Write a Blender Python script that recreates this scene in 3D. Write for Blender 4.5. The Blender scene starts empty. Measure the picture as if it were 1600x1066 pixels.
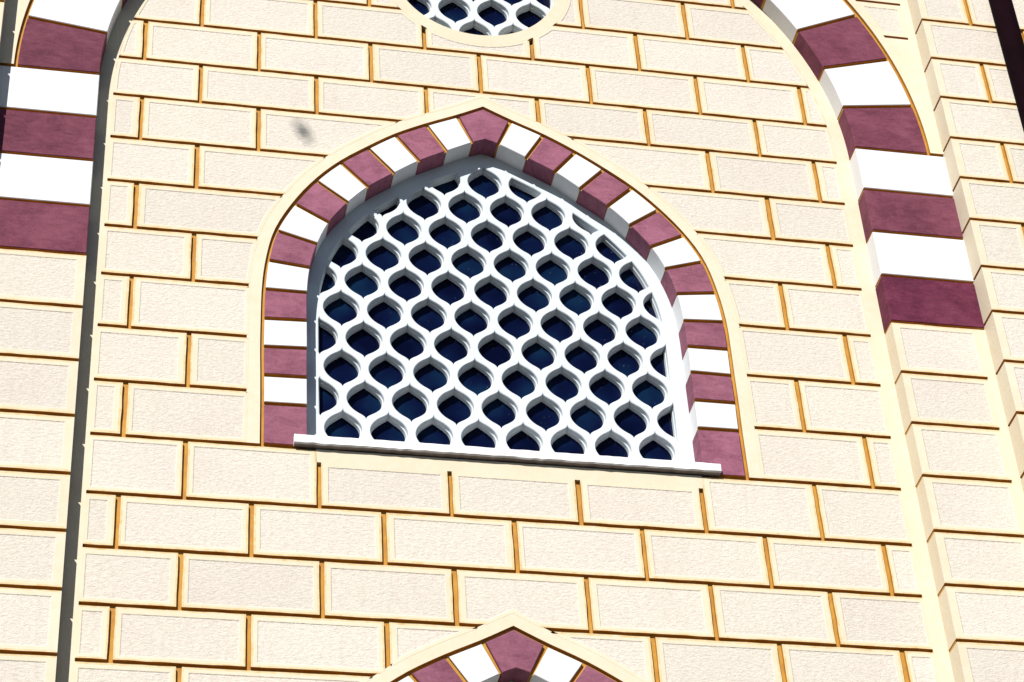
import bpy, bmesh, math, random, bisect
from mathutils import Vector, Matrix
from mathutils.geometry import delaunay_2d_cdt

random.seed(7)
S = bpy.context.scene
COL = S.collection

# ------------------------------------------------------------------ camera
cam_d = bpy.data.cameras.new("camera")
cam = bpy.data.objects.new("camera", cam_d)
COL.objects.link(cam)
cam_d.sensor_fit = 'HORIZONTAL'
cam_d.sensor_width = 36.0
cam_d.lens = 83.22
cam_d.clip_start = 0.1
cam_d.clip_end = 3000.0
R_right = Vector((0.97959428, -0.19258373, -0.05750269))
R_down = Vector((0.07738544, 0.62545386, -0.77641417))
R_fwd = Vector((0.18549001, 0.75612101, 0.62759420))
mw = Matrix((R_right, -R_down, -R_fwd)).transposed().to_4x4()
mw.translation = Vector((-0.24164, -7.29895, 1.6))
cam.matrix_world = mw
S.camera = cam

# ------------------------------------------------------------------ sky, sun, exposure
SUN_DIR = Vector((0.52, 1.0, -0.80)).normalized()          # the way the light travels
to_sun = -SUN_DIR
SUN_EL = math.asin(to_sun.z)
SUN_AZ = math.atan2(to_sun.x, to_sun.y)                     # clockwise from +Y
world = bpy.data.worlds.new("World")
S.world = world
world.use_nodes = True
wn = world.node_tree.nodes
wl = world.node_tree.links
wn.clear()
w_out = wn.new('ShaderNodeOutputWorld')
w_bg = wn.new('ShaderNodeBackground')
w_sky = wn.new('ShaderNodeTexSky')
w_sky.sky_type = 'NISHITA'
w_sky.sun_disc = False
w_sky.sun_elevation = SUN_EL
w_sky.sun_rotation = SUN_AZ
w_sky.altitude = 100
w_sky.air_density = 1.0
w_sky.dust_density = 0.3
w_sky.ozone_density = 4.0
w_bg.inputs['Strength'].default_value = 0.05
wl.new(w_sky.outputs[0], w_bg.inputs[0])
wl.new(w_bg.outputs[0], w_out.inputs[0])

sun_d = bpy.data.lights.new("sun", 'SUN')
sun_d.energy = 5.0
sun_d.angle = math.radians(0.5)
sun_d.color = (1.0, 0.965, 0.92)
sun = bpy.data.objects.new("sun", sun_d)
sun.rotation_euler = SUN_DIR.to_track_quat('-Z', 'Y').to_euler()
sun.location = (-6, -14, 22)
COL.objects.link(sun)

S.view_settings.view_transform = 'Standard'
S.view_settings.look = 'None'
S.view_settings.exposure = 0.53
S.view_settings.gamma = 1.0
S.render.engine = 'CYCLES'
S.cycles.max_bounces = 6
S.cycles.diffuse_bounces = 2

# ------------------------------------------------------------------ materials
def new_mat(name):
    m = bpy.data.materials.new(name)
    m.use_nodes = True
    nt = m.node_tree
    b = nt.nodes['Principled BSDF']
    return m, nt, b

def N(nt, t, **kw):
    n = nt.nodes.new(t)
    for k, v in kw.items():
        setattr(n, k, v)
    return n

def coords(nt, scale=(1, 1, 1)):
    g = N(nt, 'ShaderNodeNewGeometry')
    mp = N(nt, 'ShaderNodeMapping')
    mp.inputs['Scale'].default_value = scale
    nt.links.new(g.outputs['Position'], mp.inputs['Vector'])
    return mp.outputs[0]

def noise(nt, vec, scale, detail=4, rough=0.6, dist=0.0):
    n = N(nt, 'ShaderNodeTexNoise')
    n.inputs['Scale'].default_value = scale
    n.inputs['Detail'].default_value = detail
    n.inputs['Roughness'].default_value = rough
    n.inputs['Distortion'].default_value = dist
    nt.links.new(vec, n.inputs['Vector'])
    return n.outputs['Fac']

def ramp(nt, fac, stops):
    r = N(nt, 'ShaderNodeValToRGB')
    el = r.color_ramp.elements
    while len(el) < len(stops):
        el.new(0.5)
    for e, (p, c) in zip(el, stops):
        e.position = p
        e.color = (*c, 1) if len(c) == 3 else c
    nt.links.new(fac, r.inputs[0])
    return r.outputs[0]

def mix(nt, a, b, fac, mode='MIX'):
    m = N(nt, 'ShaderNodeMix', data_type='RGBA', blend_type=mode)
    if isinstance(fac, (int, float)):
        m.inputs[0].default_value = fac
    else:
        nt.links.new(fac, m.inputs[0])
    for i, v in ((6, a), (7, b)):
        if isinstance(v, tuple):
            m.inputs[i].default_value = (*v, 1) if len(v) == 3 else v
        else:
            nt.links.new(v, m.inputs[i])
    return m.outputs[2]

def math_n(nt, op, a, b=None, c=None):
    m = N(nt, 'ShaderNodeMath', operation=op)
    for i, v in enumerate((a, b, c)):
        if v is None:
            continue
        if isinstance(v, (int, float)):
            m.inputs[i].default_value = v
        else:
            nt.links.new(v, m.inputs[i])
    return m.outputs[0]

def bump(nt, b, h, strength, dist):
    n = N(nt, 'ShaderNodeBump')
    n.inputs['Strength'].default_value = strength
    n.inputs['Distance'].default_value = dist
    nt.links.new(h, n.inputs['Height'])
    nt.links.new(n.outputs[0], b.inputs['Normal'])

def object_tint(nt, col, amount):
    oi = N(nt, 'ShaderNodeObjectInfo')
    lo = 1.0 - amount
    t = ramp(nt, oi.outputs['Random'], [(0, (lo, lo * .995, lo * .985)), (.5, (1, .99, .97)), (1, (1, 1, 1))])
    return mix(nt, col, t, 1.0, 'MULTIPLY')

# roughcast centre of the blocks
def make_roughcast():
    m, nt, b = new_mat("roughcast")
    v = coords(nt, (1.0, 1.0, 1.9))
    n1 = noise(nt, v, 56, 5, .66, .6)
    n2 = noise(nt, v, 150, 3, .6)
    vb = coords(nt)
    big = noise(nt, vb, 2.3, 3, .5)
    mid = noise(nt, vb, 9, 3, .6)
    c = ramp(nt, big, [(.30, (.545, .482, .43)), (.5, (.582, .535, .467)), (.70, (.578, .552, .475))])
    c = mix(nt, c, ramp(nt, n1, [(.33, (.465, .42, .365)), (.58, (.615, .568, .50))]), .60)
    # small yellow drips
    ym = ramp(nt, noise(nt, vb, 5.5, 4, .7, 1.0), [(.70, (0, 0, 0)), (.78, (1, 1, 1))])
    c = mix(nt, c, (.62, .55, .33), math_n(nt, 'MULTIPLY', ym, .45))
    # pits
    vo = N(nt, 'ShaderNodeTexVoronoi')
    vo.inputs['Scale'].default_value = 17
    nt.links.new(vb, vo.inputs['Vector'])
    pit = ramp(nt, vo.outputs['Distance'], [(.035, (1, 1, 1)), (.075, (0, 0, 0))])
    sel = ramp(nt, mid, [(.60, (0, 0, 0)), (.66, (1, 1, 1))])
    pm = math_n(nt, 'MULTIPLY', pit, sel)
    c = mix(nt, c, (.30, .25, .21), math_n(nt, 'MULTIPLY', pm, .7))
    # one grey smudge on the plaster up left of the window
    g = N(nt, 'ShaderNodeNewGeometry')
    mp = N(nt, 'ShaderNodeMapping')
    mp.vector_type = 'TEXTURE'
    mp.inputs['Location'].default_value = (.697, 0, 8.735)
    mp.inputs['Rotation'].default_value = (0, math.radians(-26), 0)
    mp.inputs['Scale'].default_value = (.058, .3, .112)
    nt.links.new(g.outputs['Position'], mp.inputs['Vector'])
    ln = N(nt, 'ShaderNodeVectorMath', operation='LENGTH')
    nt.links.new(mp.outputs[0], ln.inputs[0])
    d = math_n(nt, 'ADD', ln.outputs['Value'], math_n(nt, 'MULTIPLY', math_n(nt, 'SUBTRACT', noise(nt, vb, 30, 3, .6), .5), .55))
    sm = ramp(nt, d, [(.08, (.90, .90, .90)), (.45, (.48, .48, .48)), (.95, (0, 0, 0))])
    c = mix(nt, c, (.10, .105, .10), sm)
    c = object_tint(nt, c, .055)
    # faint rain streaks and water marks
    st = noise(nt, coords(nt, (9, 1, .55)), 2.2, 5, .7, .4)
    c = mix(nt, c, (.47, .43, .36), math_n(nt, 'MULTIPLY', ramp(nt, st, [(.54, (0, 0, 0)), (.74, (1, 1, 1))]), .34))
    nt.links.new(c, b.inputs['Base Color'])
    b.inputs['Roughness'].default_value = .92
    b.inputs['Specular IOR Level'].default_value = .25
    h = math_n(nt, 'ADD', n1, math_n(nt, 'MULTIPLY', n2, .35))
    h = math_n(nt, 'SUBTRACT', h, math_n(nt, 'MULTIPLY', pm, .5))
    bump(nt, b, h, .7, .006)
    return m

# smooth cream margins, bands and returns
def make_render():
    m, nt, b = new_mat("cream_render")
    v = coords(nt)
    c = ramp(nt, noise(nt, v, 6, 4, .6), [(.3, (.57, .49, .355)), (.6, (.59, .52, .39)), (.8, (.60, .545, .43))])
    c = mix(nt, c, (.605, .555, .45), ramp(nt, noise(nt, v, 28, 4, .6), [(.45, (0, 0, 0)), (.7, (.5, .5, .5))]))
    c = object_tint(nt, c, .04)
    nt.links.new(c, b.inputs['Base Color'])
    b.inputs['Roughness'].default_value = .8
    b.inputs['Specular IOR Level'].default_value = .3
    bump(nt, b, noise(nt, v, 70, 4, .6), .18, .003)
    return m

def make_joint():
    m, nt, b = new_mat("joint_brown")
    v = coords(nt)
    c = ramp(nt, noise(nt, v, 14, 4, .65), [(.3, (.32, .135, .008)), (.55, (.40, .190, .013)), (.75, (.42, .225, .024))])
    nt.links.new(c, b.inputs['Base Color'])
    b.inputs['Roughness'].default_value = .75
    bump(nt, b, noise(nt, v, 60, 4, .6), .3, .003)
    return m

def make_maroon(name, base, dark, amt=.5):
    m, nt, b = new_mat(name)
    v = coords(nt)
    vs = coords(nt, (1.0, 1, 2.4))
    n1 = noise(nt, vs, 13, 7, .78, .8)
    n2 = noise(nt, v, 110, 3, .6)
    light = tuple(min(1, x * 1.28 + .014) for x in base)
    c = ramp(nt, n1, [(.38, dark), (.5, base), (.63, light)])
    c = mix(nt, c, ramp(nt, n2, [(.35, dark), (.62, light)]), .28)
    c = mix(nt, c, ramp(nt, noise(nt, v, 5.5, 4, .65, .5), [(.36, dark), (.5, base), (.64, light)]), .40)
    # pale scuffs
    sc = ramp(nt, noise(nt, coords(nt, (3, 1, .8)), 9, 5, .7, 2.0), [(.69, (0, 0, 0)), (.76, (1, 1, 1))])
    c = mix(nt, c, (.46, .32, .36), math_n(nt, 'MULTIPLY', sc, .35))
    c = object_tint(nt, c, .16)
    nt.links.new(c, b.inputs['Base Color'])
    b.inputs['Roughness'].default_value = .85
    b.inputs['Specular IOR Level'].default_value = .2
    bump(nt, b, math_n(nt, 'ADD', n1, n2), .25, .003)
    return m

def make_white(name, col=(.82, .82, .80), dirt=.0):
    m, nt, b = new_mat(name)
    v = coords(nt)
    c = ramp(nt, noise(nt, v, 9, 4, .6), [(.3, tuple(x * .96 for x in col)), (.65, col)])
    if dirt:
        dm = ramp(nt, noise(nt, v, 40, 5, .75, .6), [(.60, (0, 0, 0)), (.72, (1, 1, 1))])
        c = mix(nt, c, (.42, .38, .36), math_n(nt, 'MULTIPLY', dm, dirt))
    nt.links.new(c, b.inputs['Base Color'])
    b.inputs['Roughness'].default_value = .6
    b.inputs['Specular IOR Level'].default_value = .35
    bump(nt, b, noise(nt, v, 55, 4, .6), .12, .002)
    return m

def make_glass():
    m, nt, b = new_mat("dark_glass")
    v = coords(nt)
    sky_tint = ramp(nt, noise(nt, v, 5.0, 2, .5), [(.36, (.001, .002, .013)), (.52, (.0018, .0045, .024)), (.70, (.003, .013, .038))])  # navy glass; teal patches paint sky reflections into its colour
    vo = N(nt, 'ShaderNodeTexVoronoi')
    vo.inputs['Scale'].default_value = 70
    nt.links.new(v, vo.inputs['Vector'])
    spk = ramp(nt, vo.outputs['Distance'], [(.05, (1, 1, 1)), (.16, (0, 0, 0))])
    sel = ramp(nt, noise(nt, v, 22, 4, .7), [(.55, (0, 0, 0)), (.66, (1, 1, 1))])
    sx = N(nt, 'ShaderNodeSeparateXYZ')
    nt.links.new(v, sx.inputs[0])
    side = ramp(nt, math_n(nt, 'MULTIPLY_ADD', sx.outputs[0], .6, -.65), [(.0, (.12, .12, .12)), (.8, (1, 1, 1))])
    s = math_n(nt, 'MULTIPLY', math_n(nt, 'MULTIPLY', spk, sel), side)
    c = mix(nt, sky_tint, (.42, .46, .52), s)
    nt.links.new(c, b.inputs['Base Color'])
    nt.links.new(math_n(nt, 'MULTIPLY_ADD', s, .6, .12), b.inputs['Roughness'])
    b.inputs['IOR'].default_value = 1.5
    b.inputs['Specular IOR Level'].default_value = .07
    bump(nt, b, noise(nt, v, 3.2, 2, .5), .25, .02)
    return m

def make_plain(name, col, rough=.6, sc=12.0, var=.12, bs=.15):
    m, nt, b = new_mat(name)
    v = coords(nt)
    c = ramp(nt, noise(nt, v, sc, 4, .6), [(.3, tuple(x * (1 - var) for x in col)), (.7, tuple(x * (1 + var) for x in col))])
    nt.links.new(c, b.inputs['Base Color'])
    b.inputs['Roughness'].default_value = rough
    bump(nt, b, noise(nt, v, sc * 6, 3, .6), bs, .003)
    return m

M_ROUGH = make_roughcast()
M_CREAM = make_render()
M_JOINT = make_joint()
def make_stained():
    """cream where the brown joint paint has smeared over the arris"""
    m, nt, b = new_mat("smeared_cream")
    v = coords(nt)
    k = noise(nt, v, 32, 5, .7, .5)
    c = ramp(nt, k, [(.30, (.50, .33, .135)), (.47, (.56, .43, .235)), (.66, (.59, .50, .34))])
    nt.links.new(c, b.inputs['Base Color'])
    b.inputs['Roughness'].default_value = .8
    b.inputs['Specular IOR Level'].default_value = .3
    bump(nt, b, noise(nt, v, 70, 4, .6), .2, .003)
    return m
M_STAIN = make_stained()
M_MAR_WIN = make_maroon("maroon_paint_window", (.228, .080, .122), (.128, .038, .064))
M_MAR_ARCH = make_maroon("maroon_paint_arch", (.135, .034, .058), (.070, .0135, .028))
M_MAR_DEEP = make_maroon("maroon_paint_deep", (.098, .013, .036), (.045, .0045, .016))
M_WHITE = make_white("white_paint", (.62, .62, .625), .10)
M_LATT = make_white("lattice_white", (.525, .572, .60), .10)
M_SILL = make_white("sill_white", (.70, .69, .68), .35)
M_SOFFIT = make_plain("sill_underside", (.19, .16, .15), .9, 20, .25, .3)  # dark grey-brown for the underside face of the sills
M_GLASS = make_glass()
M_PIPE = make_plain("pipe_paint", (.006, .0015, .003), .95, 8, .3, .05)
M_PIPE.node_tree.nodes["Principled BSDF"].inputs["Specular IOR Level"].default_value = .04
M_CLAMP = make_plain("clamp_metal", (.02, .012, .012), .45, 20, .2, .05)
M_GROUND = make_plain("paving", (.04, .04, .042), .9, 3, .15, .3)

# ------------------------------------------------------------------ mesh helpers
def link(name, me, mats, parent=None, smooth_angle=None):
    for m in (mats if isinstance(mats, (list, tuple)) else [mats]):
        me.materials.append(m)
    if smooth_angle is not None:
        for p in me.polygons:
            p.use_smooth = True
        me.set_sharp_from_angle(angle=math.radians(smooth_angle))
    o = bpy.data.objects.new(name, me)
    COL.objects.link(o)
    if parent:
        o.parent = parent
    return o

def mesh_from(name, verts, faces, mi=None):
    me = bpy.data.meshes.new(name)
    me.from_pydata([tuple(v) for v in verts], [], faces)
    if mi:
        for p, i in zip(me.polygons, mi):
            p.material_index = i
    bm = bmesh.new()
    bm.from_mesh(me)
    bmesh.ops.recalc_face_normals(bm, faces=bm.faces)
    bm.to_mesh(me)
    bm.free()
    me.update()
    return me

def area2(p):
    return sum(p[i][0] * p[(i + 1) % len(p)][1] - p[(i + 1) % len(p)][0] * p[i][1] for i in range(len(p)))

def clean(p, eps=1e-5):
    q = []
    for v in p:
        if not q or (abs(v[0] - q[-1][0]) + abs(v[1] - q[-1][1])) > eps:
            q.append(v)
    if len(q) > 1 and (abs(q[0][0] - q[-1][0]) + abs(q[0][1] - q[-1][1])) <= eps:
        q.pop()
    r = []
    n = len(q)
    for i in range(n):
        a, b, c = q[i - 1], q[i], q[(i + 1) % n]
        cr = (b[0] - a[0]) * (c[1] - b[1]) - (b[1] - a[1]) * (c[0] - b[0])
        if abs(cr) > 1e-8:
            r.append(b)
    return r

def inside(pt, poly):
    x, z = pt
    r = False
    n = len(poly)
    for i in range(n):
        x0, z0 = poly[i]
        x1, z1 = poly[i - 1]
        if (z0 > z) != (z1 > z) and x < (x1 - x0) * (z - z0) / (z1 - z0) + x0:
            r = not r
    return r

def fill(outer, holes):
    """triangles of a polygon with holes; returns 2d points and faces"""
    pts, edges = [], []
    for loop in [outer] + holes:
        s = len(pts)
        pts += [Vector((p[0], p[1])) for p in loop]
        edges += [(s + i, s + (i + 1) % len(loop)) for i in range(len(loop))]
    res = delaunay_2d_cdt(pts, edges, [], 1, 1e-7)
    v, f = res[0], res[2]
    out = []
    for t in f:
        c = ((v[t[0]][0] + v[t[1]][0] + v[t[2]][0]) / 3, (v[t[0]][1] + v[t[1]][1] + v[t[2]][1]) / 3)
        if inside(c, outer) and not any(inside(c, h) for h in holes):
            out.append(tuple(t))
    return [(p[0], p[1]) for p in v], out

def offset(poly, d):
    """move a closed polygon's corners inwards by d"""
    sgn = 1 if area2(poly) > 0 else -1
    n = len(poly)
    out = []
    for i in range(n):
        a, b, c = poly[i - 1], poly[i], poly[(i + 1) % n]
        d1 = Vector((b[0] - a[0], b[1] - a[1]))
        d2 = Vector((c[0] - b[0], c[1] - b[1]))
        d1 = d1.normalized() if d1.length > 1e-9 else d2.normalized()
        d2 = d2.normalized() if d2.length > 1e-9 else d1
        n1 = Vector((-d1.y, d1.x)) * sgn
        n2 = Vector((-d2.y, d2.x)) * sgn
        nn = n1 + n2
        if nn.length < 1e-6:
            nn = n1
        nn.normalize()
        k = d / max(.45, nn.dot(n1))
        out.append((b[0] + nn.x * k, b[1] + nn.y * k))
    return out

def prism(name, poly, y0, y1, mats, parent=None, bevel=0.0, smooth=None, joint=(), wide=None, yd=0.0):
    """solid with the outline poly (x,z), front at y0 and back at y1, front arris eased by bevel"""
    if wide is None:
        poly = clean(poly)
    n = len(poly)
    rings = [(offset(poly, bevel), y0), (poly, y0 + bevel), (poly, y1)] if bevel > 0 else [(poly, y0), (poly, y1)]
    if wide:                     # wider behind the joint, so that the stones nearly touch on the soffit
        rings = [(offset(poly, bevel), y0), (poly, y0 + bevel), (poly, yd), (wide, yd + .0005), (wide, y1)]
    V, F, MI = [], [], []
    for r, y in rings:
        V += [(p[0], y, p[1]) for p in r]
    for k in range(len(rings) - 1):
        for i in range(n):
            j = (i + 1) % n
            F.append((k * n + i, k * n + j, (k + 1) * n + j, (k + 1) * n + i))
            mx, mz = .5 * (poly[i][0] + poly[j][0]), .5 * (poly[i][1] + poly[j][1])
            MI.append(1 if (k == len(rings) - 2 or (wide and k in (1, 2))) and any(math.hypot(mx - a, mz - b) < .012 for a, b in joint) else 0)
    p2, t = fill(rings[0][0], [])
    for ring_i, y in ((0, rings[0][1]), (len(rings) - 1, rings[-1][1])):
        p2, t = fill(rings[ring_i][0], [])
        s = len(V)
        V += [(p[0], y, p[1]) for p in p2]
        F += [tuple(s + i for i in tri) for tri in t]
        MI += [0] * len(t)
    me = mesh_from(name, V, F, MI)
    if joint:
        mats = [mats, M_JOINT]
    bm = bmesh.new()
    bm.from_mesh(me)
    bmesh.ops.remove_doubles(bm, verts=bm.verts, dist=1e-6)
    bmesh.ops.recalc_face_normals(bm, faces=bm.faces)
    bm.to_mesh(me)
    bm.free()
    return link(name, me, mats, parent, smooth)

def slab(name, outer, holes, y0, y1, mats, parent=None):
    """thick wall with openings"""
    V, F = [], []
    p2, t = fill(outer, holes)
    for y in (y0, y1):
        s = len(V)
        V += [(p[0], y, p[1]) for p in p2]
        F += [tuple(s + i for i in tri) for tri in t]
    for loop in [outer] + holes:
        n = len(loop)
        s = len(V)
        V += [(p[0], y0, p[1]) for p in loop] + [(p[0], y1, p[1]) for p in loop]
        F += [(s + i, s + (i + 1) % n, s + n + (i + 1) % n, s + n + i) for i in range(n)]
    me = mesh_from(name, V, F)
    return link(name, me, mats, parent)

def block(name, outer, inners, y, depth, parent, rec=.0022, slope=.0035, mats=None, cream_x=(), free=None):
    """rendered block: smooth margin flush at y, roughcast field sunk by rec inside it"""
    V, F, MI = [], [], []
    n = len(outer)
    rim = offset(outer, random.uniform(.006, .0095)) if free else outer
    if free:
        x0, x1, z0, z1 = free
        V += [(p[0], y, p[1]) for p in outer] + [(p[0], y, p[1]) for p in rim]
        for i in range(n):
            j = (i + 1) % n
            a, b = outer[i], outer[j]
            near = lambda u, w: abs(u - w) < .003
            is_free = (near(a[1], z0) and near(b[1], z0)) or (near(a[1], z1) and near(b[1], z1)) or \
                      (near(a[0], x0) and near(b[0], x0)) or (near(a[0], x1) and near(b[0], x1))
            F.append((i, j, n + j, n + i))
            MI.append(3 if is_free else 0)
    p2, t = fill(rim, inners)
    s = len(V)
    V += [(p[0], y, p[1]) for p in p2]
    F += [tuple(s + i for i in tri) for tri in t]
    MI += [0] * len(t)
    s = len(V)
    V += [(p[0], y, p[1]) for p in outer] + [(p[0], y + depth, p[1]) for p in outer]
    for i in range(n):
        F.append((s + i, s + (i + 1) % n, s + n + (i + 1) % n, s + n + i))
        xm = .5 * (outer[i][0] + outer[(i + 1) % n][0])
        MI.append(0 if any(abs(xm - c) < 1e-4 for c in cream_x) else 2)
    for q in inners:
        m = len(q)
        s = len(V)
        q2 = offset(q, slope)
        V += [(p[0], y, p[1]) for p in q] + [(p[0], y + rec, p[1]) for p in q2]
        for i in range(m):
            F.append((s + i, s + (i + 1) % m, s + m + (i + 1) % m, s + m + i))
            MI.append(1)
        p2, t = fill(q2, [])
        s = len(V)
        V += [(p[0], y + rec, p[1]) for p in p2]
        F += [tuple(s + i for i in tri) for tri in t]
        MI += [1] * len(t)
    me = bpy.data.meshes.new(name)
    me.from_pydata(V, [], F)
    for p, i in zip(me.polygons, MI):
        p.material_index = i
    bm = bmesh.new()
    bm.from_mesh(me)
    bmesh.ops.remove_doubles(bm, verts=bm.verts, dist=1e-6)
    bmesh.ops.recalc_face_normals(bm, faces=bm.faces)
    bm.to_mesh(me)
    bm.free()
    return link(name, me, mats or [M_CREAM, M_ROUGH, M_JOINT, M_STAIN], parent)

def box_mesh(name, x0, x1, y0, y1, z0, z1):
    V = [(x, y, z) for x in (x0, x1) for y in (y0, y1) for z in (z0, z1)]
    F = [(0, 1, 3, 2), (4, 6, 7, 5), (0, 4, 5, 1), (2, 3, 7, 6), (0, 2, 6, 4), (1, 5, 7, 3)]
    return mesh_from(name, V, F)

def rect(x0, x1, z0, z1):
    return [(x0, z0), (x1, z0), (x1, z1), (x0, z1)]

# ------------------------------------------------------------------ measured layout (metres)
CX = 1.5                       # axis of the big arch
SPRING = 8.872                 # where the big arch starts to curve
R_IN, R_OUT = 1.680, 2.022     # big arch radii
Y_ARCH, Y_PIL = -.09, -.19     # planes of the arch face and of the pilasters
Y_LATT = .095                  # plane of the window lattice
GD = .015                      # depth of the brown joints
GV, GH = .0195, .0155           # widths of upright and level joints
Z_LOW = 5.28                   # blocks are built down to here

# level joints of the recessed panel, top to bottom
ROWS = [10.55, 10.305, 10.06, 9.815, 9.566, 9.323, 9.079, 8.851, 8.600, 8.352, 8.101, 7.843, 7.575, 7.304, 7.043,
        6.772, 6.532, 6.283, 6.048, 5.79, 5.53, 5.28]
# upright joints: row index (above that joint) -> positions where they were read off
VJ = {5: {1: .247, 3: .753, 5: 1.247, 7: 1.743, 9: 2.244, 11: 2.760},
      6: {0: .003, 2: .501, 4: .999, 6: 1.493, 8: 1.996, 10: 2.505, 12: 3.001},
      7: {1: .250, 3: .755, 5: 1.242, 7: 1.745, 9: 2.241, 11: 2.756},
      8: {0: .006, 2: .502, 10: 2.508, 12: 3.005}, 9: {1: .247, 11: 2.753}, 10: {0: .004, 12: 2.996},
      11: {1: .246, 11: 2.748}, 12: {0: .005, 12: 2.999}, 13: {1: .242, 11: 2.746}, 14: {0: .005, 12: 2.999},
      15: {1: .241, 3: .753, 5: 1.261, 7: 1.770, 9: 2.271, 11: 2.747},
      16: {0: .002, 2: .496, 4: .998, 6: 1.503, 8: 2.011, 10: 2.506, 12: 2.994},
      17: {1: .239, 3: .760, 5: 1.260, 7: 1.770, 9: 2.258, 11: 2.737},
      18: {0: .004, 2: .494, 4: .997, 8: 2.005, 10: 2.500, 12: 2.990}}

# window ring: ends of the radial joints (outer x, outer z, inner x, inner z), foot to crown
LEFT_J = [(.541, 7.246, .708, 7.249), (.540, 7.387, .708, 7.391), (.538, 7.531, .709, 7.538), (.539, 7.676, .709, 7.682),
          (.542, 7.830, .710, 7.829), (.556, 7.985, .722, 7.964), (.591, 8.150, .753, 8.097), (.664, 8.307, .803, 8.222),
          (.756, 8.448, .884, 8.344), (.861, 8.566, .972, 8.444), (.980, 8.666, 1.085, 8.538), (1.102, 8.758, 1.197, 8.624),
          (1.240, 8.838, 1.320, 8.698), (1.379, 8.908, 1.437, 8.764)]
RIGHT_J = [(2.464, 7.280, 2.294, 7.279), (2.466, 7.424, 2.296, 7.424), (2.466, 7.567, 2.296, 7.570), (2.467, 7.706, 2.297, 7.705),
           (2.465, 7.854, 2.295, 7.844), (2.447, 8.011, 2.281, 7.989), (2.409, 8.180, 2.245, 8.125), (2.340, 8.322, 2.192, 8.243),
           (2.242, 8.457, 2.111, 8.358), (2.134, 8.573, 2.020, 8.459), (2.016, 8.669, 1.906, 8.548), (1.894, 8.757, 1.798, 8.634),
           (1.756, 8.841, 1.676, 8.704), (1.616, 8.909, 1.555, 8.770)]
WCX = 1.496
OUT_APEX, IN_APEX, W_FOOT = (WCX, 8.973), (WCX, 8.791), 7.043

def catmull(P, t):
    """point at parameter t of a polyline of control points, smoothly"""
    n = len(P)
    i = max(0, min(n - 2, int(math.floor(t))))
    u = t - i
    p1, p2 = Vector(P[i]), Vector(P[i + 1])
    p0 = Vector(P[i - 1]) if i > 0 else 2 * p1 - p2
    p3 = Vector(P[i + 2]) if i + 2 < n else 2 * p2 - p1
    q = .5 * (2 * p1 + (p2 - p0) * u + (2 * p0 - 5 * p1 + 4 * p2 - p3) * u * u + (3 * p1 - p0 - 3 * p2 + p3) * u ** 3)
    return (q.x, q.y)

def half(J, which, apex):
    s = 0 if which == 'o' else 2
    foot = (J[0][s], W_FOOT + .012)
    return [foot] + [(j[s], j[s + 1]) for j in J] + [apex]

LO, LI = half(LEFT_J, 'o', OUT_APEX), half(LEFT_J, 'i', IN_APEX)
RO, RI = half(RIGHT_J, 'o', OUT_APEX), half(RIGHT_J, 'i', IN_APEX)

def sym_curve(L, Rr, step=.25):
    """whole arch line from the left foot over the crown to the right foot"""
    a = [catmull(L, i * step) for i in range(int((len(L) - 1) / step) + 1)]
    b = [catmull(Rr, i * step) for i in range(int((len(Rr) - 1) / step) + 1)]
    return a, b

def offset_half(pts, d, side):
    """move a half arch line outwards by d (side -1 left, +1 right), crown mitred on the axis"""
    out = []
    n = len(pts)
    for i in range(n):
        a = Vector(pts[max(0, i - 1)])
        c = Vector(pts[min(n - 1, i + 1)])
        t = (c - a).normalized()
        nn = Vector((-t.y, t.x)) if side < 0 else Vector((t.y, -t.x))
        q = Vector(pts[i]) + nn * d
        out.append((q.x, q.y))
    # mitre
    while len(out) > 2 and ((side < 0 and out[-1][0] > WCX) or (side > 0 and out[-1][0] < WCX)):
        out.pop()
    a, b = out[-2], out[-1]
    if abs(b[0] - a[0]) > 1e-6:
        k = (WCX - b[0]) / (b[0] - a[0])
        out.append((WCX, b[1] + (b[1] - a[1]) * k))
    return out

OL, OR_ = sym_curve(LO, RO)
IL, IR = sym_curve(LI, RI)

def arch_loop(left, right, d, foot, dz=0.0, dx=0.0):
    """closed outline of the arch line moved outwards by d, flat at foot"""
    a = offset_half(left, d, -1)
    b = offset_half(right, d, +1)
    a = [p for p in a if p[1] > foot + 1e-4]
    b = [p for p in b if p[1] > foot + 1e-4]
    a = [(a[0][0], foot)] + a
    b = [(b[0][0], foot)] + b
    loop = a + b[::-1][1:]
    return [(x + dx, z + dz) for x, z in loop]

class ArchTop:
    """height of an arch line over x"""
    def __init__(self, d, dz=0.0, dx=0.0):
        a = offset_half(OL, d, -1)
        b = offset_half(OR_, d, +1)
        pts = a + b[::-1][1:]
        # keep x monotonic
        q = []
        for x, z in pts:
            if not q or x > q[-1][0] + 1e-5:
                q.append((x, z))
        self.p = [(x + dx, z + dz) for x, z in q]
        self.x = [v[0] for v in self.p]
    def __call__(self, x):
        p = self.p
        if x <= p[0][0] or x >= p[-1][0]:
            return -1e9
        i = min(len(p) - 2, bisect.bisect_right(self.x, x) - 1)
        u = (x - p[i][0]) / (p[i + 1][0] - p[i][0])
        return p[i][1] + (p[i + 1][1] - p[i][1]) * u

BAND0, BAND1 = .016, .064       # joint round the ring, then a smooth band
LDZ, LDX = -2.700, -.022        # the lower window is the same, this much further down
OC = (1.5, 9.832)               # centre of the round window
OC_R, OC_BAND = .386, .445
PANEL_HW = 1.617                # half width where the panel's joints stop

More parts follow.
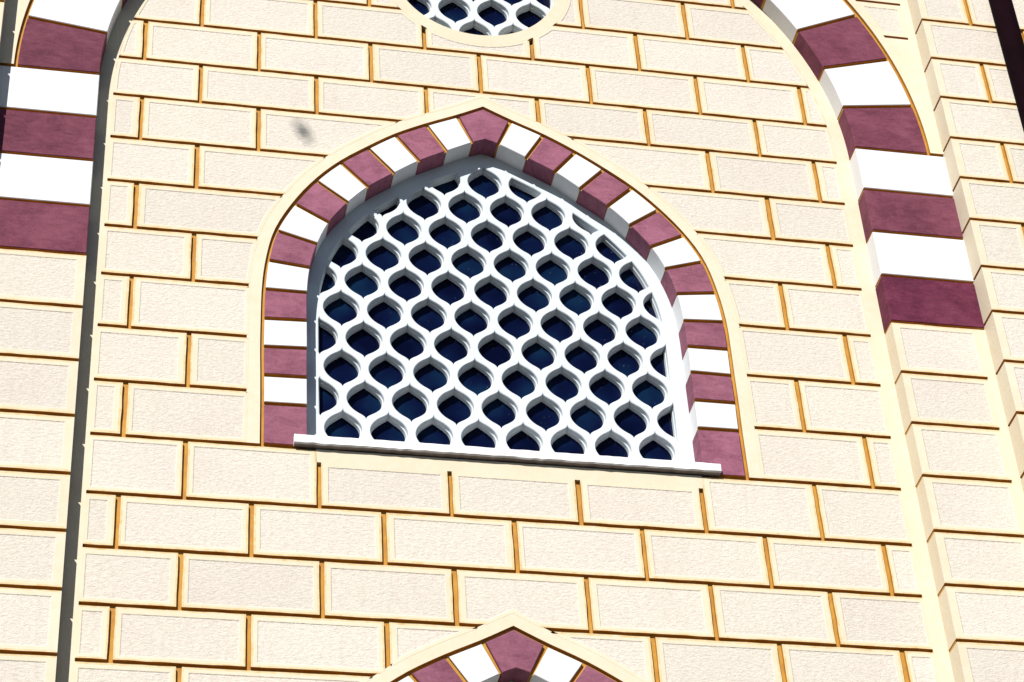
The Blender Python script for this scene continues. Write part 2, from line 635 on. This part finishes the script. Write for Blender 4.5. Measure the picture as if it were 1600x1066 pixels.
def brick_polys(x0, x1, z0, z1, ex=0.0):
    """what is left of a block after the windows' bands, the round window and the big arch take their share"""
    x0 = max(x0, CX - PANEL_HW + ex)
    x1 = min(x1, CX + PANEL_HW - ex)
    if x1 - x0 < .006:
        return []
    up, lo = TOPS[ex]
    def lims(x):
        a, b = z0, z1
        if z0 > 7.0:
            a = max(a, up(x))
        if z1 < 7.1:
            a = max(a, lo(x))
        r = PANEL_HW - ex
        h = math.sqrt(max(0, r * r - (x - CX) ** 2))
        b = min(b, SPRING + h)
        d = x - OC[0]
        ro = OC_BAND + ex
        if abs(d) < ro:
            h = math.sqrt(ro * ro - d * d)
            if .5 * (z0 + z1) < OC[1]:
                b = min(b, OC[1] - h)
            else:
                a = max(a, OC[1] + h)
        return a, b
    n = max(72, int((x1 - x0) / .003))
    xs = [x0 + (x1 - x0) * i / n for i in range(n + 1)]
    L = [lims(x) for x in xs]
    polys, i = [], 0
    eps = .004
    while i <= n:
        if L[i][1] - L[i][0] <= eps:
            i += 1
            continue
        j = i
        while j < n and L[j + 1][1] - L[j + 1][0] > eps:
            j += 1
        xa, xb = [], []
        pts_lo = [(xs[k], L[k][0]) for k in range(i, j + 1)]
        pts_hi = [(xs[k], L[k][1]) for k in range(i, j + 1)]
        def edge(k_in, k_out):
            a, b = xs[k_in], xs[k_out]
            for _ in range(24):
                m = .5 * (a + b)
                q = lims(m)
                if q[1] - q[0] > eps:
                    a = m
                else:
                    b = m
            return a, lims(a)
        if i > 0:
            x, q = edge(i, i - 1)
            pts_lo.insert(0, (x, q[0])); pts_hi.insert(0, (x, q[1]))
        if j < n:
            x, q = edge(j, j + 1)
            pts_lo.append((x, q[0])); pts_hi.append((x, q[1]))
        p = clean(pts_lo + pts_hi[::-1])
        if len(p) >= 3 and abs(area2(p)) > .0012:
            polys.append(p)
        i = j + 1
    return polys

TOPS = {e: (ArchTop(BAND1 + e), ArchTop(BAND1 + e, LDZ, LDX)) for e in (0.0, .014)}

# ------------------------------------------------------------------ ground
gme = bpy.data.meshes.new("ground")
gme.from_pydata([(-1500, -1500, 0), (1500, -1500, 0), (1500, 1500, 0), (-1500, 1500, 0)], [], [(0, 1, 2, 3)])
ground = link("ground", gme, M_GROUND)
ground["kind"] = "structure"

# ------------------------------------------------------------------ the building
building = bpy.data.objects.new("building", None)
COL.objects.link(building)
building["label"] = "cream rendered block facade with maroon and white striped arches and white lattice windows"
building["category"] = "building"

# --- plain body of the house behind the facing: lower walls down to the ground, mass behind
plinth = link("lower_wall", box_mesh("lower_wall", -4.0, 7.0, -.17, .6, 0.0, Z_LOW - .011), M_CREAM, building)

link("house_body", box_mesh("house_body", -4.0, 7.0, .62, 8.0, 0.0, 11.24), M_CREAM, building)

# --- recessed panel: brown joint bed with window openings, blocks in front
def arch_open(d, dz=0.0, dx=0.0):
    return arch_loop(OL, OR_, d, W_FOOT, dz, dx)

oc_loop = [(OC[0] + .47 * math.cos(a * math.pi / 24), OC[1] + .47 * math.sin(a * math.pi / 24)) for a in range(48)]
low_open = [(x, max(z, Z_LOW + .02)) for x, z in arch_open(-.07, LDZ, LDX)]
low_open = clean(low_open)
wall = slab("recessed_wall", rect(CX - 1.75, CX + 1.75, Z_LOW - .01, 10.72),
            [arch_open(-.07), low_open, oc_loop], GD, .40, M_JOINT, building)
wall["label"] = "recessed wall of cream blocks with brown joints inside the big arch"

def joints(r):
    """positions of the upright joints in the course above level joint r"""
    odd = (r % 2 == 1)
    ids = range(-1, 15, 2) if odd else range(0, 14, 2)
    got = VJ.get(r, {})
    ks = sorted(got)
    out = []
    for i in ids:
        if i in got:
            out.append(got[i])
            continue
        lo = [k for k in ks if k < i]
        hi = [k for k in ks if k > i]
        d = 0.0
        if lo and hi:
            a, b = lo[-1], hi[0]
            d = (got[a] - a * .25) + ((got[b] - b * .25) - (got[a] - a * .25)) * (i - a) / (b - a)
        elif lo:
            d = got[lo[-1]] - lo[-1] * .25
        elif hi:
            d = got[hi[0]] - hi[0] * .25
        out.append(i * .25 + d + random.uniform(-.003, .003))
    return [-.75 if odd else -.5] + out + [4.0]

MARG = .024
def ragged(poly, x0, x1, z0, z1, amp=.0013):
    """waver the free straight edges of a block a little"""
    out = []
    n = len(poly)
    for i in range(n):
        a, b = poly[i], poly[(i + 1) % n]
        out.append(a)
        ln = math.hypot(b[0] - a[0], b[1] - a[1])
        hor = abs(a[1] - b[1]) < 1e-6 and (abs(a[1] - z0) < 1e-6 or abs(a[1] - z1) < 1e-6)
        ver = abs(a[0] - b[0]) < 1e-6 and (abs(a[0] - x0) < 1e-6 or abs(a[0] - x1) < 1e-6)
        if (hor or ver) and ln > .08:
            m = max(2, int(ln / .055))
            for k in range(1, m):
                u = k / m
                j = random.uniform(-amp, amp)
                out.append((a[0] + (b[0] - a[0]) * u + (j if ver else 0), a[1] + (b[1] - a[1]) * u + (j if hor else 0)))
    return out

apron_x = [None, None]
for r in range(1, len(ROWS)):
    z0, z1 = ROWS[r] + GH / 2, ROWS[r - 1] - GH / 2
    js = joints(r)
    up, lo = TOPS[0.0]
    top = up if z0 > 7.0 else lo
    def shows(x):
        """does an upright joint here keep clear of the window's band"""
        zb = top(x)
        if (z1 - max(z0, zb)) / (z1 - z0) < .5:
            return False
        return top(x + (.07 if x < WCX else -.07)) < .5 * (z0 + z1) + .01
    js = [js[0]] + [x for x in js[1:-1] if shows(x)] + [js[-1]]
    for a, b in zip(js[:-1], js[1:]):
        x0, x1 = a + GV / 2 + random.uniform(-.0016, .0016), b - GV / 2 + random.uniform(-.0016, .0016)
        zt = z1
        if r == 15 and x0 > .7 and x1 < 2.35:
            zt = 6.980
            apron_x[0] = x0 - GV if apron_x[0] is None else apron_x[0]
            apron_x[1] = x1 + GV
        for p in brick_polys(x0, x1, z0, zt):
            px0 = min(q[0] for q in p); px1 = max(q[0] for q in p)
            mt = MARG + random.uniform(-.004, .004)
            ml = MARG + random.uniform(-.004, .005)
            left_free = px0 <= x0 + 1e-4
            right_free = px1 >= x1 - 1e-4
            ins = [q for q in brick_polys(max(px0, x0) + (ml if left_free else .006), px1 - (ml if right_free else .010),
                                          z0 + MARG * .75, zt - (mt if r != 15 else .02), .014)]
            ins = [q if all(inside(v, p) for v in q) else offset(q, .006) for q in ins]
            ins = [q for q in ins if all(inside(v, p) for v in q)]
            pr = ragged(p, x0 if left_free else 99, x1 if right_free else 99, z0, zt if zt == z1 else 99)
            block("brick", pr, ins, 0.0, GD + .006, wall, free=(x0 if left_free else 99, x1 if right_free else 99, z0, zt if zt == z1 else 99))

# smooth bands of the panel
def band_strip(name, inner, outer, y, depth, parent, mat=M_CREAM, edge=None):
    """strip between two open lines with the same number of points"""
    n = len(inner)
    V = [(p[0], y, p[1]) for p in inner] + [(p[0], y, p[1]) for p in outer] + \
        [(p[0], y + depth, p[1]) for p in inner] + [(p[0], y + depth, p[1]) for p in outer]
    F, MI = [], []
    for i in range(n - 1):
        F.append((i, i + 1, n + i + 1, n + i))
        F.append((i, i + 1, 2 * n + i + 1, 2 * n + i))
        F.append((n + i, n + i + 1, 3 * n + i + 1, 3 * n + i))
        MI += [0, 1, 1]
    F.append((0, n, 3 * n, 2 * n))
    F.append((n - 1, 2 * n - 1, 4 * n - 1, 3 * n - 1))
    MI += [1, 1]
    return link(name, mesh_from(name, V, F, MI), [mat, edge or M_JOINT], parent)

def resample(line, n):
    L = [0.0]
    for a, b in zip(line[:-1], line[1:]):
        L.append(L[-1] + math.hypot(b[0] - a[0], b[1] - a[1]))
    out, k = [], 0
    for i in range(n):
        s = L[-1] * i / (n - 1)
        while k < len(L) - 2 and L[k + 1] < s:
            k += 1
        u = (s - L[k]) / max(1e-9, L[k + 1] - L[k])
        out.append((line[k][0] + (line[k + 1][0] - line[k][0]) * u, line[k][1] + (line[k + 1][1] - line[k][1]) * u))
    return out

def ring_line(d, foot, dz=0.0, dx=0.0):
    lp = arch_loop(OL, OR_, d, foot, dz, dx)
    k = max(range(len(lp)), key=lambda i: lp[i][1])
    return resample(lp[:k + 1], 48) + resample(lp[k:], 48)[1:]

band_strip("smooth_band", ring_line(BAND0, W_FOOT + GH / 2), ring_line(BAND1 + .005, W_FOOT + GH / 2), .0005, GD + .006, wall)
def lower_line(d):
    q = ring_line(d, W_FOOT + GH / 2, LDZ, LDX)
    return [p for p in q]
ll0 = [(x, z) for x, z in lower_line(BAND0)]
ll1 = [(x, z) for x, z in lower_line(BAND1 + .005)]
keep = [i for i in range(len(ll0)) if ll0[i][1] > Z_LOW and ll1[i][1] > Z_LOW]
band_strip("smooth_band", [ll0[i] for i in keep], [ll1[i] for i in keep], .0005, GD + .006, wall)
# round the round window
oa = [(OC[0] + OC_R * math.cos(t * math.pi / 36), OC[1] + OC_R * math.sin(t * math.pi / 36)) for t in range(73)]
ob = [(OC[0] + OC_BAND * math.cos(t * math.pi / 36), OC[1] + OC_BAND * math.sin(t * math.pi / 36)) for t in range(73)]
band_strip("smooth_band", oa, ob, 0.0, .08, wall, edge=M_CREAM)
# along the big arch
def big_line(rad, n=48, z_low=Z_LOW, hw=None):
    hw = hw or rad
    arc = [(CX + rad * math.cos(math.pi * i / n), SPRING + rad * math.sin(math.pi * i / n)) for i in range(n + 1)]
    return [(CX + hw, z_low)] + arc + [(CX - hw, z_low)]
band_strip("smooth_band", big_line(PANEL_HW), big_line(PANEL_HW + .085), 0.0, GD + .006, wall)
# apron under the sill
link("sill_apron", box_mesh("sill_apron", apron_x[0], apron_x[1], 0.0, GD + .006, 6.980, W_FOOT - .002), M_CREAM, wall)

# --- striped window rings
def ring_block(L_o, L_i, t0, t1, g):
    """corner outline of one ring block between joints t0 and t1 of a half ring (parameters, gap g in metres)"""
    def seg(P, a, b):
        pa, pb = catmull(P, a), catmull(P, b)
        ln = math.hypot(pb[0] - pa[0], pb[1] - pa[1])
        e = .5 * g / ln * (b - a)
        a2 = a + (e if a > 0 else 0)
        b2 = b - e
        return [catmull(P, a2 + (b2 - a2) * i / 6) for i in range(7)]
    return seg(L_o, t0, t1) + seg(L_i, t0, t1)[::-1]

def mids(poly, k):
    """middles of the two joint faces of a ring block whose arcs have k steps"""
    a, b, c, d = poly[k], poly[k + 1], poly[-1], poly[0]
    arc = [((p[0] + q[0]) / 2, (p[1] + q[1]) / 2) for p, q in zip(poly[:k], poly[1:k + 1])]
    return [((a[0] + b[0]) / 2, (a[1] + b[1]) / 2), ((c[0] + d[0]) / 2, (c[1] + d[1]) / 2)] + arc

def window_ring(dz, dx, label, lift=0.0):
    sh = lambda P: [(x + dx, z + dz) for x, z in P]
    LI2 = [LI[0]] + [(x, z + lift) for x, z in LI[1:]]
    RI2 = [RI[0]] + [(x, z + lift) for x, z in RI[1:]]
    inner = arch_loop(IL, IR, .004 + lift, W_FOOT - .02)
    outer = arch_loop(OL, OR_, BAND0 + .01, W_FOOT - .02)
    k1 = max(range(len(inner)), key=lambda i: inner[i][1])
    k2 = max(range(len(outer)), key=lambda i: outer[i][1])
    a = resample(inner[:k1 + 1], 48) + resample(inner[k1:], 48)[1:]
    b = resample(outer[:k2 + 1], 48) + resample(outer[k2:], 48)[1:]
    a, b = sh(a), sh(b)
    bed = band_strip("window_arch", a, b, GD - .0006, .125, building, M_JOINT)
    bed["label"] = label
    names = 0
    for (Lo, Li) in ((LO, LI2), (RO, RI2)):
        for k in range(14):
            poly = ring_block(Lo, Li, k, k + 1, .0160)
            wide = ring_block(Lo, Li, k, k + 1, .0045)
            maroon = (k % 2 == 0)
            prism("voussoir", sh(poly), 0.0, .13, M_MAR_WIN if maroon else M_WHITE, bed, .0022, joint=mids(sh(poly), 6), wide=sh(wide), yd=GD - .002)
    # crown stone
    def top(Pl, Pr):
        q = [catmull(Pl, 14 + .075 + (1 - .075) * i / 4) for i in range(5)]
        q2 = [catmull(Pr, 14 + .075 + (1 - .075) * i / 4) for i in range(5)]
        return q + q2[::-1][1:]
    o, i_ = top(LO, RO), top(LI2, RI2)
    prism("keystone", sh(o + i_[::-1]), 0.0, .13, M_MAR_WIN, bed, .0022)
    return bed

ring_up = window_ring(0, 0, "maroon and white striped pointed arch round the middle window")
ring_lo = window_ring(LDZ, LDX, "crown of a striped pointed arch at the lower edge of the photo", .019)

# --- lattice screens
PX, PZ, HW, HH = .1825, .1553, .0755, .0975
def ogee(cx, cz, n=12):
    """onion shaped hole: pointed above and below, round at the sides"""
    # right upper quarter from the tip to the widest point
    b = [(HW * x, HH * z) for x, z in ((0, 1), (.040, .915), (.125, .842), (.265, .765), (.45, .678), (.63, .570), (.775, .452), (.885, .325), (.960, .195), (.992, .085), (1, 0))]
    q = []
    P = b
    m = 20
    quarter = [catmull(P, (len(P) - 1) * i / m) for i in range(m + 1)]
    ur = quarter
    lr = [(x, -z) for x, z in quarter[::-1]][1:]
    ll = [(-x, -z) for x, z in quarter][1:]
    ul = [(-x, z) for x, z in quarter[::-1]][1:-1]
    loop = ur + lr + ll + ul
    return [(cx + x, cz + z) for x, z in loop]

def clip_convex(poly, clipper):
    """Sutherland-Hodgman, clipper convex and counter-clockwise"""
    out = poly
    n = len(clipper)
    for i in range(n):
        a, b = clipper[i], clipper[(i + 1) % n]
        f = lambda p: (b[0] - a[0]) * (p[1] - a[1]) - (b[1] - a[1]) * (p[0] - a[0])
        src, out = out, []
        for k in range(len(src)):
            p, q = src[k - 1], src[k]
            fp, fq = f(p), f(q)
            if (fp >= 0) != (fq >= 0):
                u = fp / (fp - fq)
                out.append((p[0] + (q[0] - p[0]) * u, p[1] + (q[1] - p[1]) * u))
            if fq >= 0:
                out.append(q)
        if not out:
            return []
    return out

def ccw(p):
    return p if area2(p) > 0 else p[::-1]

def lattice(name, plate, clipper, origin, rows, cols, y, label, dx=0.0, dz=0.0, parent=None):
    """cast screen: plate outline, holes inside the clipper line"""
    clipper = ccw(clean(clipper))
    holes = []
    for r in rows:
        for c in cols:
            cx = origin[0] + (c + (.5 if r % 2 else 0.0)) * PX
            cz = origin[1] - r * PZ
            h = clip_convex(ogee(cx, cz), clipper)
            h = clean(h, 4e-4) if h else []
            if len(h) >= 3 and abs(area2(h)) > .0016:
                holes.append(ccw(h))
    T = .041
    full = abs(area2(ogee(0, 0)))
    layers = [(-.0030, 0.0, 0), (0.0, .003, 0), (.0012, .019, 2), (.0040, .0220, 14), (.0048, T, 18)]   # (inset, depth, rounding)
    def shape(h, lay):
        q = offset(h, lay[0])
        whole = abs(area2(h)) > .97 * full
        for _ in range(lay[2] if whole else 0):
            q = [(.5 * b[0] + .25 * (a[0] + c[0]), .5 * b[1] + .25 * (a[1] + c[1])) for a, b, c in zip(q[-1:] + q[:-1], q, q[1:] + q[:1])]
        return q
    plate = ccw(clean(plate))
    V, F = [], []
    p2, t = fill(plate, [shape(h, layers[0]) for h in holes])
    V += [(p[0], y, p[1]) for p in p2]
    F += [tuple(x) for x in t]
    p2, t = fill(plate, [shape(h, layers[-1]) for h in holes])
    s = len(V)
    V += [(p[0], y + T, p[1]) for p in p2]
    F += [tuple(s + i for i in x) for x in t]
    n = len(plate)
    s = len(V)
    V += [(p[0], y, p[1]) for p in plate] + [(p[0], y + T, p[1]) for p in plate]
    F += [(s + i, s + (i + 1) % n, s + n + (i + 1) % n, s + n + i) for i in range(n)]
    for h in holes:
        m = len(h)
        s = len(V)
        for lay in layers:
            V += [(p[0], y + lay[1], p[1]) for p in shape(h, lay)]
        for k in range(len(layers) - 1):
            for i in range(m):
                j = (i + 1) % m
                F.append((s + k * m + i, s + k * m + j, s + (k + 1) * m + j, s + (k + 1) * m + i))
    V = [(v[0] + dx, v[1], v[2] + dz) for v in V]
    me = bpy.data.meshes.new(name)
    me.from_pydata(V, [], F)
    bm = bmesh.new()
    bm.from_mesh(me)
    bmesh.ops.remove_doubles(bm, verts=bm.verts, dist=2e-6)
    bmesh.ops.recalc_face_normals(bm, faces=bm.faces)
    bm.to_mesh(me)
    bm.free()
    o = link(name, me, M_LATT, parent, 32)
    o["label"] = label
    return o

plate = arch_loop(IL, IR, .03, W_FOOT - .01)
clipl = arch_loop(IL, IR, -.058, W_FOOT + .062)
win_up = lattice("arched_window", plate, clipl, (1.5035, 8.6195), range(-1, 11), range(-7, 8), Y_LATT,
                 "white pointed-arch window screen of onion-shaped holes over dark glass", parent=building)
win_lo = lattice("arched_window", plate, clipl, (1.5035, 8.6195), range(-1, 11), range(-7, 8), Y_LATT,
                 "pointed-arch window screen under the lower striped crown", LDX, LDZ, building)
oc_plate = [(OC[0] + (OC_R + .03) * math.cos(t * math.pi / 48), OC[1] + (OC_R + .03) * math.sin(t * math.pi / 48)) for t in range(96)]
oc_clip = [(OC[0] + (OC_R - .004) * math.cos(t * math.pi / 48), OC[1] + (OC_R - .004) * math.sin(t * math.pi / 48)) for t in range(96)]
win_rd = lattice("round_window", oc_plate, oc_clip, (1.498, 9.508), range(-6, 4), range(-5, 6), .052,
                 "round window with white lattice at the top edge of the photo", parent=building)

# glass behind the screens
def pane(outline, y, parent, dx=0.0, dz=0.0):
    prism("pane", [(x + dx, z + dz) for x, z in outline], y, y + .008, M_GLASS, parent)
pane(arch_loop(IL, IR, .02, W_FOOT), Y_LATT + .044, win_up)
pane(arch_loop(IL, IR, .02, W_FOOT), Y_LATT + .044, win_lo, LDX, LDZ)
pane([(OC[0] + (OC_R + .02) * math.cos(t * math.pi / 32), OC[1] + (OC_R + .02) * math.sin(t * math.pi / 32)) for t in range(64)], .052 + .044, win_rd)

# sills: wide nosing in front of the ring, narrower tread between the jambs
def sill(parent, dx=0.0, dz=0.0):
    rnd = random.Random(11)
    z0, z1, yf = 7.047, 7.090, -.027
    xa, xb, n = .655, 2.358, 70
    V, F, MI = [], [], []
    # cross-section rings along x: lower back, lower front, front face, upper front, upper back
    for i in range(n + 1):
        x = xa + (xb - xa) * i / n
        j1, j2, j3 = rnd.uniform(-.0016, .0016), rnd.uniform(-.0012, .0012), rnd.uniform(-.0008, .0008)
        back = .105 if .705 < x < 2.300 else .003
        V += [(x + dx, y, z + dz) for y, z in ((back, z0), (yf + .006, z0 + j1), (yf + j2, z0 + .005 + j1), (yf + j3, z1 - .004), (yf + .004, z1 + j3), (back, z1))]
    for i in range(n):
        for k in range(6):
            F.append((i * 6 + k, i * 6 + (k + 1) % 6, (i + 1) * 6 + (k + 1) % 6, (i + 1) * 6 + k))
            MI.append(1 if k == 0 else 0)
    F += [tuple(range(6)), tuple(range(n * 6, n * 6 + 6))]
    MI += [0, 0]
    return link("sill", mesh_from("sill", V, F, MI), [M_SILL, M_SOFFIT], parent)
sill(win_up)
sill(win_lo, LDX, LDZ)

# --- the big striped arch: joint bed, ring blocks, full-width blocks, plain blocks
ARCH_Z = [SPRING, 8.619, 8.370, 8.117, 7.857, 7.585, 7.320, 7.054, 6.786, 6.532, 6.280, 6.010, 5.75, 5.50, Z_LOW]
PIL_HW = 2.100                  # pilaster corners this far from the axis
bed_in = big_line(R_IN + .0022, 64, Z_LOW - .01)
loop = bed_in + [(CX - 2.2, Z_LOW - .01), (CX - 2.2, 11.4), (CX + 2.2, 11.4), (CX + 2.2, Z_LOW - .01)]
big = prism("striped_arch", loop, Y_ARCH + GD, -.0015 + .001, M_JOINT, building)
big["label"] = "big round arch of maroon and white stones round the recessed wall"

STEP = math.radians(8.6)
nray = 10
angs = [STEP * k for k in range(nray)] + [math.pi / 2 - .5 * math.radians(90 - 8.6 * 9)]
def arc_pts(rad, a0, a1, n=8):
    return [(rad * math.cos(a0 + (a1 - a0) * i / n), rad * math.sin(a0 + (a1 - a0) * i / n)) for i in range(n + 1)]
YB = .004
for side in (1, -1):
    for k in range(nray):
        a0, a1 = angs[k], angs[k + 1]
        gi, go = .5 * .016 / R_IN, .5 * .016 / R_OUT
        if k == 0:
            lo_i = lo_o = 0.0
            gi0, go0 = .5 * GH * .8 / R_IN, .5 * GH * .8 / R_OUT
        else:
            gi0, go0 = gi, go
        pts = arc_pts(R_OUT, a0 + go0, a1 - go) + arc_pts(R_IN, a0 + gi0, a1 - gi)[::-1]
        poly = [(CX + side * x, SPRING + z) for x, z in pts]
        mat = M_MAR_ARCH if k % 2 == 0 else M_WHITE
        prism("voussoir", poly, Y_ARCH, YB, mat, big, .003, joint=mids(poly, 8))
    # full-width stones under the springing
    for k in range(4):
        z1, z0 = ARCH_Z[k] - GH * .4, ARCH_Z[k + 1] + GH * .4
        xa, xb = R_IN, PIL_HW + .02
        poly = rect(CX + min(side * xa, side * xb), CX + max(side * xa, side * xb), z0, z1)
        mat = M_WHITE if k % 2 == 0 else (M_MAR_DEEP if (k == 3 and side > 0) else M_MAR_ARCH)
        prism("arch_stone", poly, Y_ARCH, YB, mat, big, .003, joint=[(.5 * (poly[0][0] + poly[1][0]), z0), (.5 * (poly[0][0] + poly[1][0]), z1)])
    # plain cream blocks below
    for k in range(4, len(ARCH_Z) - 1):
        z1, z0 = ARCH_Z[k] - GH / 2, ARCH_Z[k + 1] + GH / 2
        xs = sorted((CX + side * R_IN, CX + side * 2.062))
        inn = sorted((CX + side * (R_IN + .034), CX + side * 2.040))
        block("brick", ragged(rect(xs[0], xs[1], z0, z1), 99, 99, z0, z1), [rect(inn[0], inn[1], z0 + .022, z1 - MARG)], Y_ARCH, .094, big, cream_x=[CX + side * R_IN], free=(99, 99, z0, z1))
    # smooth upright strip in the corner beside the pilaster
    xs = sorted((CX + side * 2.062, CX + side * (PIL_HW + .02)))
    link("corner_strip", box_mesh("corner_strip", xs[0], xs[1], Y_ARCH, YB, Z_LOW, ARCH_Z[4] - GH / 2), M_CREAM, big)
    # spandrel above the springing: band along the ring, short courses, strip beside the pilaster
    lo_o = [(CX + side * (R_OUT + .016) * math.cos(t * math.pi / 60), SPRING + .009 + (R_OUT + .016) * math.sin(t * math.pi / 60)) for t in range(31)]
    xcor = PIL_HW + .02
    SP_Z = [SPRING + .009, 9.626, 9.860, 10.11, 10.36, 10.61, 10.86, 11.2]
    for k in range(len(SP_Z) - 1):
        z0, z1 = SP_Z[k] + (GH / 2 if k else 0), SP_Z[k + 1] - GH / 2
        # block between the ring and the strip
        def ring_x(z, extra):
            h = z - SPRING - .009
            rr = R_OUT + extra
            return math.sqrt(max(1e-6, rr * rr - h * h)) if h < rr else 0.0
        zs = [z0 + (z1 - z0) * i / 14 for i in range(15)]
        inner_edge = [(ring_x(z, .016 if k == 0 else .055), z) for z in zs]
        xr = 2.060 if k else xcor
        poly = [(CX + side * x, z) for x, z in inner_edge] + [(CX + side * xr, z1), (CX + side * xr, z0)]
        ins = []
        if k:
            zi = [z0 + .024 + (z1 - z0 - .054) * i / 14 for i in range(15)]
            ie = [(ring_x(z, .072), z) for z in zi]
            ip = [(CX + side * x, z) for x, z in ie] + [(CX + side * 2.040, zi[-1]), (CX + side * 2.040, zi[0])]
            ins = [ccw(ip)] if 2.040 - ie[0][0] > .03 and 2.040 - ie[-1][0] > .03 else []
        block("brick", ccw(clean(poly)), ins, Y_ARCH, .094, big)
        if k:
            # ring band for this course, running on across the joint below
            zs2 = [SP_Z[k] - GH / 2] + zs + ([z1 + GH] if False else [])
            ia = [(CX + side * ring_x(z, .016), z) for z in zs2]
            ib = [(CX + side * ring_x(z, .055), z) for z in zs2]
            band_strip("smooth_band", ia, ib, Y_ARCH, .094, big)
    xs = sorted((CX + side * 2.060, CX + side * xcor))
    link("corner_strip", box_mesh("corner_strip", xs[0], xs[1], Y_ARCH, YB, SP_Z[1] - GH / 2, 11.2), M_CREAM, big)

# --- pilasters
PIL_Z = [11.18, 10.925, 10.67, 10.415, 10.165, 9.915, 9.660, 9.403, 9.149, 8.892, 8.647, 8.399, 8.126, 7.875, 7.605, 7.333, 7.070,
         6.800, 6.545, 6.295, 6.035, 5.78, 5.53, Z_LOW]
for side, lab in ((1, "pilaster of cream blocks right of the big arch"), (-1, "pilaster of cream blocks left of the big arch, only its corner in view")):
    far = PIL_HW + 1.55
    xs = sorted((CX + side * (PIL_HW + GD), CX + side * far))
    pil = link("pilaster", box_mesh("pilaster", xs[0], xs[1], Y_PIL + GD, .3, Z_LOW - .01, 11.25), M_JOINT, building)
    pil["label"] = lab
    for r in range(len(PIL_Z) - 1):
        z1, z0 = PIL_Z[r] - GH / 2, PIL_Z[r + 1] + GH / 2
        first = .245 if r % 2 == 1 else .495
        edges = [PIL_HW, PIL_HW + first]
        while edges[-1] < far - .06:
            edges.append(min(edges[-1] + .5, far))
        for a, b in zip(edges[:-1], edges[1:]):
            a2 = a + (GV / 2 if a > PIL_HW else 0)
            b2 = b - (GV / 2 if b < far else 0)
            if b2 - a2 < .03:
                continue
            q = sorted((CX + side * a2, CX + side * b2))
            ia, ib = a2 + (.036 if a == PIL_HW else MARG), b2 - MARG
            iq = sorted((CX + side * ia, CX + side * ib))
            depth = .20 if a == PIL_HW else GD + .006
            block("brick", ragged(rect(q[0], q[1], z0, z1), 99, 99, z0, z1), [rect(iq[0], iq[1], z0 + .022, z1 - MARG)] if ib - ia > .03 else [], Y_PIL, depth, pil, cream_x=[CX + side * PIL_HW], free=(q[0] if abs(q[0] - CX - side * PIL_HW) > .001 else 99, q[1] if abs(q[1] - CX - side * PIL_HW) > .001 else 99, z0, z1))

# ------------------------------------------------------------------ drainpipe
pipe_x, pipe_y, pipe_r = 3.994, -.252, .052
def tube(name, x, y, z0, z1, r, n=32, mat=None, parent=None, cap=True):
    V, F = [], []
    prof = [(r - .002, z0), (r, z0 + .002), (r, z1 - .002), (r - .002, z1)]
    for rr, z in prof:
        V += [(x + rr * math.cos(2 * math.pi * i / n), y + rr * math.sin(2 * math.pi * i / n), z) for i in range(n)]
    for k in range(len(prof) - 1):
        for i in range(n):
            F.append((k * n + i, k * n + (i + 1) % n, (k + 1) * n + (i + 1) % n, (k + 1) * n + i))
    F.append(tuple(range(n)))
    F.append(tuple(range((len(prof) - 1) * n, len(prof) * n)))
    return link(name, mesh_from(name, V, F), mat, parent, 40)

pipe = bpy.data.objects.new("drainpipe", None)
COL.objects.link(pipe)
pipe["label"] = "dark brown drainpipe on the right pilaster at the upper right corner"
pipe["category"] = "pipe"
tube("pipe", pipe_x, pipe_y, .15, 11.2, pipe_r, 32, M_PIPE, pipe)
for z in (2.2, 5.2, 8.2, 10.9):
    tube("socket", pipe_x, pipe_y, z, z + .09, pipe_r + .006, 32, M_PIPE, pipe)
    V = box_mesh("clamp", pipe_x - .064, pipe_x + .064, pipe_y + .004, Y_PIL + .01, z - .16, z - .13)
    link("clamp", V, M_CLAMP, pipe)
